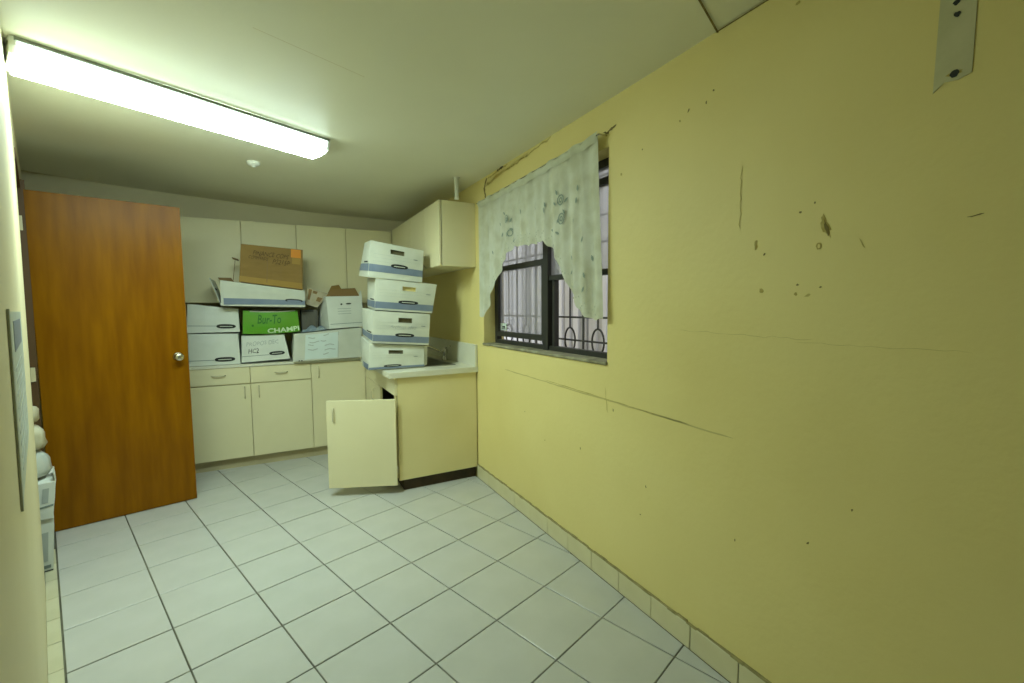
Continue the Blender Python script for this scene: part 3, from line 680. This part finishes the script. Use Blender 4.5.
# ------------------------------------------------------------------ cartons
class Carton:
    """eight corners: front bl, br, tr, tl and back bl, br, tr, tl"""
    def __init__(s, name, label, front, back, m, group=None, bulge=0.006, cat='box', seed=0.0, hole=None, holemat='hole', sag=0.0):
        s.F = [V(p) for p in front]; s.B = [V(p) for p in back]; s.bulge = bulge; s.seed = seed; s.sag = sag
        base = sum((s.F[0], s.F[1], s.B[0], s.B[1]), V((0, 0, 0))) / 4
        s.t = thing(name, label, cat, base, group)
        F, B = s.F, s.B
        s.faces = {'front': (F[0], F[1], F[2], F[3]), 'left': (B[0], F[0], F[3], B[3]), 'right': (F[1], B[1], B[2], F[2]), 'top': (F[3], F[2], B[2], B[3]), 'back': (B[1], B[0], B[3], B[2]), 'bottom': (B[0], B[1], F[1], F[0])}
        b = MB()
        for f in s.faces:
            if f == 'front' and hole:
                u0, u1, v0, v1 = hole; us = [0, u0 / 2, u0, u1, (1 + u1) / 2, 1]; vv = [0, v0 / 3, v0 * 2 / 3, v0, v1, 1]
                for i in range(5):
                    for j in range(5):
                        if i == 2 and j == 3: continue
                        b.quad(s.p(f, us[i], vv[j]), s.p(f, us[i + 1], vv[j]), s.p(f, us[i + 1], vv[j + 1]), s.p(f, us[i], vv[j + 1]))
            else:
                n = 6
                for i in range(n):
                    for j in range(n): b.quad(s.p(f, i / n, j / n), s.p(f, (i + 1) / n, j / n), s.p(f, (i + 1) / n, (j + 1) / n), s.p(f, i / n, (j + 1) / n))
        s.body = b.build('body', m, s.t)
        if hole:
            u0, u1, v0, v1 = hole; a = [s.p('front', *q) for q in ((u0, v0), (u1, v0), (u1, v1), (u0, v1))]; n = s.n('front'); c = [q - n * .022 for q in a]
            b = MB(); b.quad(*c)
            for k in range(4): b.quad(a[k], a[(k + 1) % 4], c[(k + 1) % 4], c[k])
            b.build('handle_hole', holemat, s.t)
    def n(s, f):
        q = s.faces[f]; return ((q[1] - q[0] + q[2] - q[3]).cross(q[3] - q[0] + q[2] - q[1])).normalized()
    def p(s, f, u, v, off=0.0):
        q = s.faces[f]; P = (q[0] * (1 - u) + q[1] * u) * (1 - v) + (q[3] * (1 - u) + q[2] * u) * v
        e = math.sin(math.pi * min(max(u, 0), 1)) * math.sin(math.pi * min(max(v, 0), 1))
        d = s.bulge * e * (1 if f in ('front', 'left', 'right') else 0.15) + 0.008 * e * noisev((u * 2.3, v * 2.3, 1.0), 1, s.seed + hash_(f)) * (0 if f in ('bottom',) else 1)
        P = P + s.n(f) * (d + off)
        if s.sag and f in ('front', 'top', 'bottom', 'back'): P = P - Z * (s.sag * math.sin(math.pi * u))
        return P
    def patch(s, name, m, f, u0, u1, v0, v1, off=0.0015, n=8, curve=None, parent=None):
        b = MB(); P = {}
        for i in range(n + 1):
            for j in range(3):
                u = u0 + (u1 - u0) * i / n; v = v0 + (v1 - v0) * j / 2
                if curve: v += curve(u)
                P[i, j] = s.p(f, u, v, off)
        for i in range(n):
            for j in range(2): b.quad(P[i, j], P[i + 1, j], P[i + 1, j + 1], P[i, j + 1])
            k = s.n(f) * (off + .0005)
            b.quad(P[i, 0] - k, P[i + 1, 0] - k, P[i + 1, 0], P[i, 0]); b.quad(P[i, 2], P[i + 1, 2], P[i + 1, 2] - k, P[i, 2] - k)
        return b.build(name, m, parent or s.t)
    def oval(s, name, m, f, uc, vc, ru, rv, off=0.002, p=2.6, n=28, tilt=0.0, parent=None):
        pts = []
        for k in range(n):
            th = 2 * math.pi * k / n; a = math.copysign(abs(math.cos(th)) ** (2 / p), math.cos(th)); c = math.copysign(abs(math.sin(th)) ** (2 / p), math.sin(th))
            pts.append(s.p(f, uc + ru * a, vc + rv * c + tilt * a, off))
        b = MB(); b.prism(pts, -s.n(f) * (off)); return b.build(name, m, parent or s.t)
    def emblem(s, f, uc, vc, ru, rv, tilt=0.0, inner='carton'):
        e = s.oval('emblem', 'black', f, uc, vc, ru, rv * 1.12, .0025, 2.6, 28, tilt)
        s.oval('emblem_panel', inner, f, uc, vc - rv * .05, ru * .66, rv * .20, .0032, 6, 20, tilt * .74, e)
        return e
    def text(s, name, m, f, txt, u0, v0, hgt_v, wid_u, off=0.002, shear=0.0, slope=0.0, wob=0.0, bold=0.0):
        cu = bpy.data.curves.new('tmp', 'FONT'); cu.body = txt; cu.resolution_u = 2; cu.offset = bold
        o = bpy.data.objects.new('tmp', cu); me = bpy.data.meshes.new_from_object(o)
        xs = [q.co.x for q in me.vertices]; ys = [q.co.y for q in me.vertices]; W = max(xs) - min(xs); Hh = max(ys) - min(ys); x0, y0 = min(xs), min(ys)
        b = MB()
        for q in me.vertices:
            a = (q.co.x - x0) / W; c = (q.co.y - y0) / Hh
            u = u0 + wid_u * a + shear * c * .05; v = v0 + hgt_v * c + slope * a + wob * math.sin(a * 23 + c * 2)
            b.v.append(s.p(f, u, v, off))
        b.f = [tuple(p.vertices) for p in me.polygons]
        bpy.data.objects.remove(o); bpy.data.curves.remove(cu); bpy.data.meshes.remove(me)
        return b.build(name, m, s.t)
def hash_(f): return {'front': 1.3, 'left': 2.7, 'right': 4.1, 'top': 5.9, 'back': 7.7, 'bottom': 9.1}[f]
def flap(c, name, m, a, b_, ca, cb, th=.004):       # thin cardboard flap between edge a-b and outer edge cb-ca
    a, b_, ca, cb = V(a), V(b_), V(ca), V(cb); n = (b_ - a).cross(ca - a).normalized() * th
    return MB().prism([a, b_, cb, ca], n).build(name, m, c.t)

# --- tower of file boxes on the sink counter
TG = 'file boxes in the corner tower'
def file_box(label, F, B, seed, hole, band, emb, mark, m='carton', holemat='hole', bulge=.009, bands=('front', 'left', 'right')):
    c = Carton('file_box', label, F, B, m, TG, bulge, 'box', seed, hole, holemat)
    for f in bands: c.patch('blue_band', 'blue', f, 0.002, .998, band[0], band[1], .002)
    c.emblem('front', emb[0], emb[1], emb[2], emb[3])
    c.oval('small_print', 'lineprint', 'front', mark[0], mark[1], .045, .013, .0015, 2.2, 14)
    for v in (.46, .56, .66): c.patch('print_line', 'greyprint', 'front', .06, .94 if v > .5 else .55, v, v + .004, .0008, 8)
    c.patch('side_print', 'black', 'left', .55, .90, band[1] + .03, band[1] + .07, .0015, 4)
    return c
t4 = file_box('white file box with blue stripe, crushed bottom box of the corner tower',
    [(-.812, -1.055, .9155), (-.382, -1.055, .9165), (-.375, -1.035, 1.080), (-.795, -1.035, 1.114)], [(-.80, -.72, .916), (-.37, -.72, .916), (-.365, -.72, 1.13), (-.805, -.72, 1.155)], 1.1,
    (.34, .60, .62, .77), (.015, .10), (.42, .13, .16, .045), (.84, .50), bands=('front',))
t4.patch('blue_band', 'blue', 'left', .35, .998, .02, .22, .002)
flap(t4, 'torn_flap', 'carton', (-.372, -1.03, .920), (-.372, -1.03, 1.075), (-.340, -1.0, .925), (-.335, -1.0, 1.075))
t3 = file_box('white file box with blue stripe, second from bottom of the corner tower',
    [(-.775, -1.062, 1.121), (-.345, -1.062, 1.086), (-.325, -1.062, 1.331), (-.765, -1.062, 1.362)], [(-.79, -.735, 1.163), (-.36, -.735, 1.138), (-.34, -.735, 1.355), (-.79, -.735, 1.385)], 2.2,
    (.43, .67, .68, .83), (.06, .26), (.55, .285, .17, .055), (.88, .60))
t3.text('handwriting', 'greyprint', 'front', 'Archives 2002', .28, .50, .09, .46, .0015, .4, -.02, .012)
t2 = file_box('white file box with blue stripe, second from top of the corner tower',
    [(-.752, -1.058, 1.370), (-.309, -1.058, 1.339), (-.263, -1.050, 1.566), (-.738, -1.055, 1.606)], [(-.745, -.735, 1.392), (-.32, -.735, 1.363), (-.27, -.735, 1.60), (-.740, -.735, 1.628)], 3.3,
    (.43, .65, .68, .82), (.06, .27), (.55, .30, .17, .055), (.88, .62), holemat='holelight')
t1 = file_box('white file box with blue stripe, tilted top box of the corner tower',
    [(-.795, -1.06, 1.612), (-.385, -1.06, 1.580), (-.365, -1.05, 1.828), (-.765, -1.05, 1.884)], [(-.808, -.74, 1.640), (-.41, -.74, 1.612), (-.395, -.74, 1.846), (-.755, -.74, 1.905)], 4.4,
    (.37, .63, .72, .85), (.17, .37), (.55, .385, .16, .055), (.85, .66))
# --- boxes on the back counter
BG = 'boxes heaped on the back counter'
def plain_box(label, F, B, seed, emb, line, m='carton_b'):
    c = Carton('file_box', label, F, B, m, BG, .005, 'box', seed)
    c.patch('print_line', 'lineprint', 'front', .01, emb[0] - emb[2], line, line + .018, .0012)
    c.emblem('front', *emb); return c
yb = .36
plain_box('plain white file box with black oval, lower of the pair at the brown door',
    [(-2.062, .0, .912), (-1.690, .0, .912), (-1.700, .0, 1.172), (-2.048, .0, 1.180)], [(-2.07, yb, .912), (-1.70, yb, .912), (-1.70, yb, 1.18), (-2.06, yb, 1.18)], 5.5, (.70, .17, .20, .065), .15)
plain_box('plain white file box with black oval, upper of the pair at the brown door',
    [(-2.056, -.01, 1.188), (-1.684, -.01, 1.188), (-1.688, -.01, 1.384), (-2.040, -.01, 1.428)], [(-2.07, .25, 1.188), (-1.70, .25, 1.188), (-1.70, .24, 1.38), (-2.06, .24, 1.40)], 6.6, (.74, .24, .19, .08), .24)
c = plain_box('white file box with marker writing directly under the green box',
    [(-1.683, -.01, .913), (-1.305, -.01, .928), (-1.345, .0, 1.157), (-1.672, .0, 1.152)], [(-1.675, yb, .913), (-1.32, yb, .920), (-1.34, yb, 1.157), (-1.67, yb, 1.152)], 7.7, (.75, .285, .17, .065), .235)
c.text('handwriting', 'greyprint', 'front', 'PROPOS DEC', .10, .60, .15, .72, .0015, .3, .06, .015)
c.text('handwriting', 'ink', 'front', 'HC2', .14, .33, .17, .22, .0018, .3, .02, .015)
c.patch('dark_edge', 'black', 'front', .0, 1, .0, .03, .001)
gb = Carton('green_carton', 'bright green paper carton with white lettering between the white boxes', [(-1.662, -.03, 1.170), (-1.214, -.03, 1.180), (-1.232, -.03, 1.372), (-1.652, -.03, 1.372)], [(-1.66, .30, 1.166), (-1.214, .30, 1.172), (-1.232, .30, 1.372), (-1.652, .30, 1.372)], 'green', BG, .008, 'box', 8.8, sag=.010)
gb.text('lettering', 'greenwhite', 'front', 'CHAMPI', .42, .02, .22, .57, .002, 0, .03, 0, .03)
gb.text('handwriting', 'greenink', 'front', 'Bur-To', .25, .44, .40, .42, .002, .5, .0, .01, .015)
gb.patch('top_edge', 'carton', 'front', .12, .96, .955, 1.0, .0015)
gb.oval('marker_blot', 'greenink', 'front', .17, .36, .02, .05, .0015, 2, 12)
c3 = Carton('long_carton', 'wide white carton with a sheet of writing taped on its left part', [(-1.286, -.11, .913), (-.702, -.11, .922), (-.692, -.11, 1.203), (-1.268, -.11, 1.158)], [(-1.28, .26, .913), (-.70, .26, .915), (-.69, .26, 1.203), (-1.27, .26, 1.158)], 'carton', BG, .006, 'box', 9.9)
pe = c3.patch('paper_sheet', 'paper', 'front', .16, .635, .05, .93, .002)
c3.patch('fold_line', 'greyprint', 'front', .638, .645, .03, .95, .0012, 2)
for u0_, u1_, v_ in ((.20, .30, .80), (.42, .50, .86), (.38, .46, .66), (.20, .28, .55), (.20, .34, .38), (.44, .60, .34), (.42, .50, .20), (.22, .36, .64), (.44, .58, .50)):
    c3.patch('writing_line', 'greyprint', 'front', u0_, u1_, v_, v_ + .028, .0028, 4, lambda u: .02 * math.sin(u * 40) + .05 * (u - .4))
for u_ in (.085, .12): c3.oval('staple', 'black', 'front', u_, .02, .012, .02, .002, 2, 10)
lb = Carton('open_carton', 'wide open white carton with blue stripe supporting the brown box', [(-1.800, -.115, 1.412), (-1.170, -.115, 1.396), (-1.166, -.105, 1.542), (-1.800, -.105, 1.622)], [(-1.80, .20, 1.41), (-1.17, .20, 1.396), (-1.166, .20, 1.53), (-1.80, .20, 1.60)], 'carton', BG, .004, 'box', 10.1)
lb.patch('blue_band', 'blue', 'front', .03, .998, .04, .30, .0018, 10, lambda u: .10 * u)
lb.oval('emblem', 'black', 'front', .86, .36, .11, .09, .0025); lb.oval('emblem_panel', 'blue', 'front', .86, .33, .09, .055, .0032)
fl = flap(lb, 'end_flap', 'carton', (-1.803, -.10, 1.415), (-1.803, .18, 1.415), (-1.878, -.06, 1.640), (-1.860, .17, 1.625))
MB().tube([(-1.842, -.035, 1.55), (-1.842, .02, 1.55)], .010, 8).build('flap_hole', 'black', fl)
flap(lb, 'back_flap', 'brown2', (-1.80, .19, 1.60), (-1.70, .19, 1.595), (-1.84, .20, 1.66), (-1.74, .20, 1.66))
bb_ = Carton('brown_box', 'brown cardboard box with handwriting and an orange sticker', [(-1.667, -.07, 1.613), (-1.182, -.07, 1.552), (-1.168, -.075, 1.905), (-1.640, -.075, 1.930)], [(-1.65, .17, 1.61), (-1.18, .17, 1.55), (-1.18, .17, 1.88), (-1.65, .17, 1.90)], 'brown', BG, .006, 'box', 11.3)
bb_.text('handwriting', 'brownink', 'front', 'FINANCE COPS', .19, .75, .11, .56, .002, .4, -.03, .01)
bb_.text('handwriting', 'brownink', 'front', 'COMMANDS', .12, .64, .09, .30, .002, .4, -.01, .01)
bb_.text('handwriting', 'brownink', 'front', 'P2215P', .50, .57, .12, .27, .002, .5, -.01, .01)
bb_.patch('orange_sticker', 'orange', 'front', .80, .965, .78, .99, .0022)
bb_.patch('sticker_tail', 'tape', 'front', .82, .96, .62, .77, .0018)
bb_.patch('seam', 'brown2', 'front', .415, .428, .06, .66, .0012, 4)
bb_.patch('packing_tape', 'tape', 'front', .0, 1.0, .02, .16, .0012)
bb_.patch('fold_crease', 'brown2', 'front', .64, .645, .14, .52, .0010, 2)
f2 = flap(bb_, 'side_flap', 'brown2', (-1.668, -.06, 1.80), (-1.668, .10, 1.80), (-1.712, -.05, 1.815), (-1.712, .10, 1.815))
flap(bb_, 'side_flap', 'brown2', (-1.712, -.05, 1.625), (-1.712, -.038, 1.625), (-1.690, -.05, 1.80), (-1.690, -.038, 1.80))
wc = Carton('open_carton', 'white carton with open kraft flaps standing beside the corner tower', [(-.972, -.08, 1.196), (-.668, -.08, 1.212), (-.676, -.08, 1.500), (-.992, -.08, 1.492)], [(-1.045, .16, 1.185), (-.70, .16, 1.209), (-.70, .16, 1.505), (-1.04, .16, 1.495)], 'carton_b', BG, .010, 'box', 12.7)
wc.patch('print_line', 'lineprint', 'front', .04, .96, .13, .145, .0012)
wc.oval('small_print', 'ink', 'front', .60, .76, .08, .025, .0015, 2, 12); wc.oval('small_print', 'ink', 'front', .40, .75, .03, .03, .0015, 2, 12)
for v_ in (.60, .52, .44): wc.patch('print_block', 'greyprint', 'front', .28, .66, v_, v_ + .018, .001, 4)
flap(wc, 'flap', 'brown2', (-.99, -.075, 1.493), (-.70, -.075, 1.50), (-.93, .02, 1.56), (-.72, .02, 1.575))
flap(wc, 'flap', 'brown', (-.97, .12, 1.50), (-.80, .12, 1.506), (-.915, .16, 1.60), (-.845, .17, 1.612))
flap(wc, 'flap', 'carton_b', (-.70, -.078, 1.50), (-.678, -.078, 1.50), (-.70, -.075, 1.53), (-.682, -.075, 1.555))
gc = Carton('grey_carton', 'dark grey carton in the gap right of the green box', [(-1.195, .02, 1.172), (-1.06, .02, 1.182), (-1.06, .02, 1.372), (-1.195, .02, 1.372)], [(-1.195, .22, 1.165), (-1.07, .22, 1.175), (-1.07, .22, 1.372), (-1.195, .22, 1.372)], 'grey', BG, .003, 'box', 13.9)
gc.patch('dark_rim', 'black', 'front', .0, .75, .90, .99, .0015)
nc = Carton('printed_carton', 'small crumpled printed carton leaning between the brown box and white carton', [(-1.158, -.02, 1.425), (-1.062, -.02, 1.392), (-.962, .0, 1.522), (-1.135, .0, 1.575)], [(-1.15, .10, 1.43), (-1.06, .10, 1.40), (-.98, .11, 1.515), (-1.13, .11, 1.565)], 'news', BG, .003, 'box', 14.5)
nc.patch('dark_print', 'brown2', 'front', .06, .22, .3, .95, .0015, 3); nc.patch('dark_print', 'brown2', 'front', .62, .9, .35, .62, .0015, 3); nc.patch('dark_print', 'brown2', 'front', .28, .50, .75, .92, .0015, 3)
# folded cloth on the long carton
b = MB(); nU, nW = 14, 8
for layer in (0, 1):
    for j in range(nW + 1):
        for i in range(nU + 1):
            x = -1.205 + .205 * i / nU; y = -.085 + .09 * j / nW; base = 1.158 + (x + 1.268) / .576 * .045 + .009
            e = math.sin(math.pi * i / nU) ** .5 * math.sin(math.pi * j / nW) ** .5 if 0 < i < nU and 0 < j < nW else 0
            b.v.append(V((x, y, base + (e * (.040 + .016 * math.sin(x * 70 + y * 40)) if layer else 0))))
for layer in (0, 1):
    o0 = layer * (nU + 1) * (nW + 1)
    for j in range(nW):
        for i in range(nU):
            q = (o0 + j * (nU + 1) + i, o0 + j * (nU + 1) + i + 1, o0 + (j + 1) * (nU + 1) + i + 1, o0 + (j + 1) * (nU + 1) + i); b.f.append(q if layer else tuple(reversed(q)))
tag(b.build('folded_cloth', 'cloth', None, True), 'crumpled blue grey cloth lying on the wide white carton', 'cloth')

# ------------------------------------------------------------------ pile in the doorway on the left
def dw(o, s, z): return G0 + TX * o + TY * s + Z * z
def dcarton(name, label, o0, o1, s0, s1, z0, z1, m, seed, lean=0.0):
    F = [dw(o0, s0, z0), dw(o1 - .004, s0, z0), dw(o1 + lean, s0, z1), dw(o0 + lean, s0, z1)]
    B = [dw(o0, s1, z0), dw(o1 - .004, s1, z0), dw(o1 + lean, s1, z1), dw(o0 + lean, s1, z1)]
    return Carton(name, label, F, B, m, 'boxes stacked in the left doorway', .004, 'box', seed)
k1 = dcarton('paper_carton', 'white printed carton on the floor at the bottom of the doorway pile', -.30, -.012, -.31, .02, .006, .285, 'carton_b', 21, .014)
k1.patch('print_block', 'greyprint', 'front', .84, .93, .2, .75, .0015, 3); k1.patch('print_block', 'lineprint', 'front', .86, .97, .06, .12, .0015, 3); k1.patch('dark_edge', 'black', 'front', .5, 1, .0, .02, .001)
k1.patch('print_block', 'greyprint', 'right', .2, .8, .3, .7, .0015, 3)
k2 = dcarton('paper_carton', 'white printed carton stacked second in the doorway pile', -.29, .004, -.32, .02, .290, .480, 'carton_b', 22, .016)
k2.patch('print_block', 'lineprint', 'front', .6, .99, .28, .33, .0015, 3, lambda u: .15 * (u - .6)); k2.patch('print_block', 'greyprint', 'front', .84, .92, .45, .85, .0015, 3)
flap(k2, 'flap', 'carton', dw(.018, -.315, .482), dw(.018, -.12, .482), dw(.014, -.31, .515), dw(.014, -.14, .515))
def bag(label, c, rx, ry, rz, m, seed):
    b = MB(); n, k = 20, 12
    for j in range(k + 1):
        ph = math.pi * j / k
        for i in range(n):
            th = 2 * math.pi * i / n; sp_ = math.sin(ph) ** .45 if 0 < j < k else 0; d = V((sp_ * math.cos(th), sp_ * math.sin(th), -math.cos(ph)))
            r = 1 + .10 * noisev(d, 2.0, seed) + .05 * noisev(d, 6, seed)
            z = max(math.copysign(abs(d.z) ** .8, d.z) * r * rz, -rz * .6); r *= 1 + .05 * math.sin(5 * th + seed * 2) * math.sin(ph)
            b.v.append(c + TX * (d.x * r * rx) + TY * (d.y * r * ry) + Z * z)
    for j in range(k):
        for i in range(n): b.f.append((j * n + i, j * n + (i + 1) % n, (j + 1) * n + (i + 1) % n, (j + 1) * n + i))
    return tag(b.build('plastic_bag', m, None, True), label, 'bag', 'bags on the doorway pile')
bag('bluish-shaded stuffed plastic bag lowest on the doorway pile', dw(-.125, -.18, .553), .128, .14, .088, 'bag2', 1)
bag('cream stuffed plastic bag in the middle of the doorway pile', dw(-.13, -.17, .695), .130, .13, .082, 'bag', 2)
bag('small cream plastic bag on top of the doorway pile', dw(-.138, -.16, .822), .118, .12, .066, 'bag', 3)
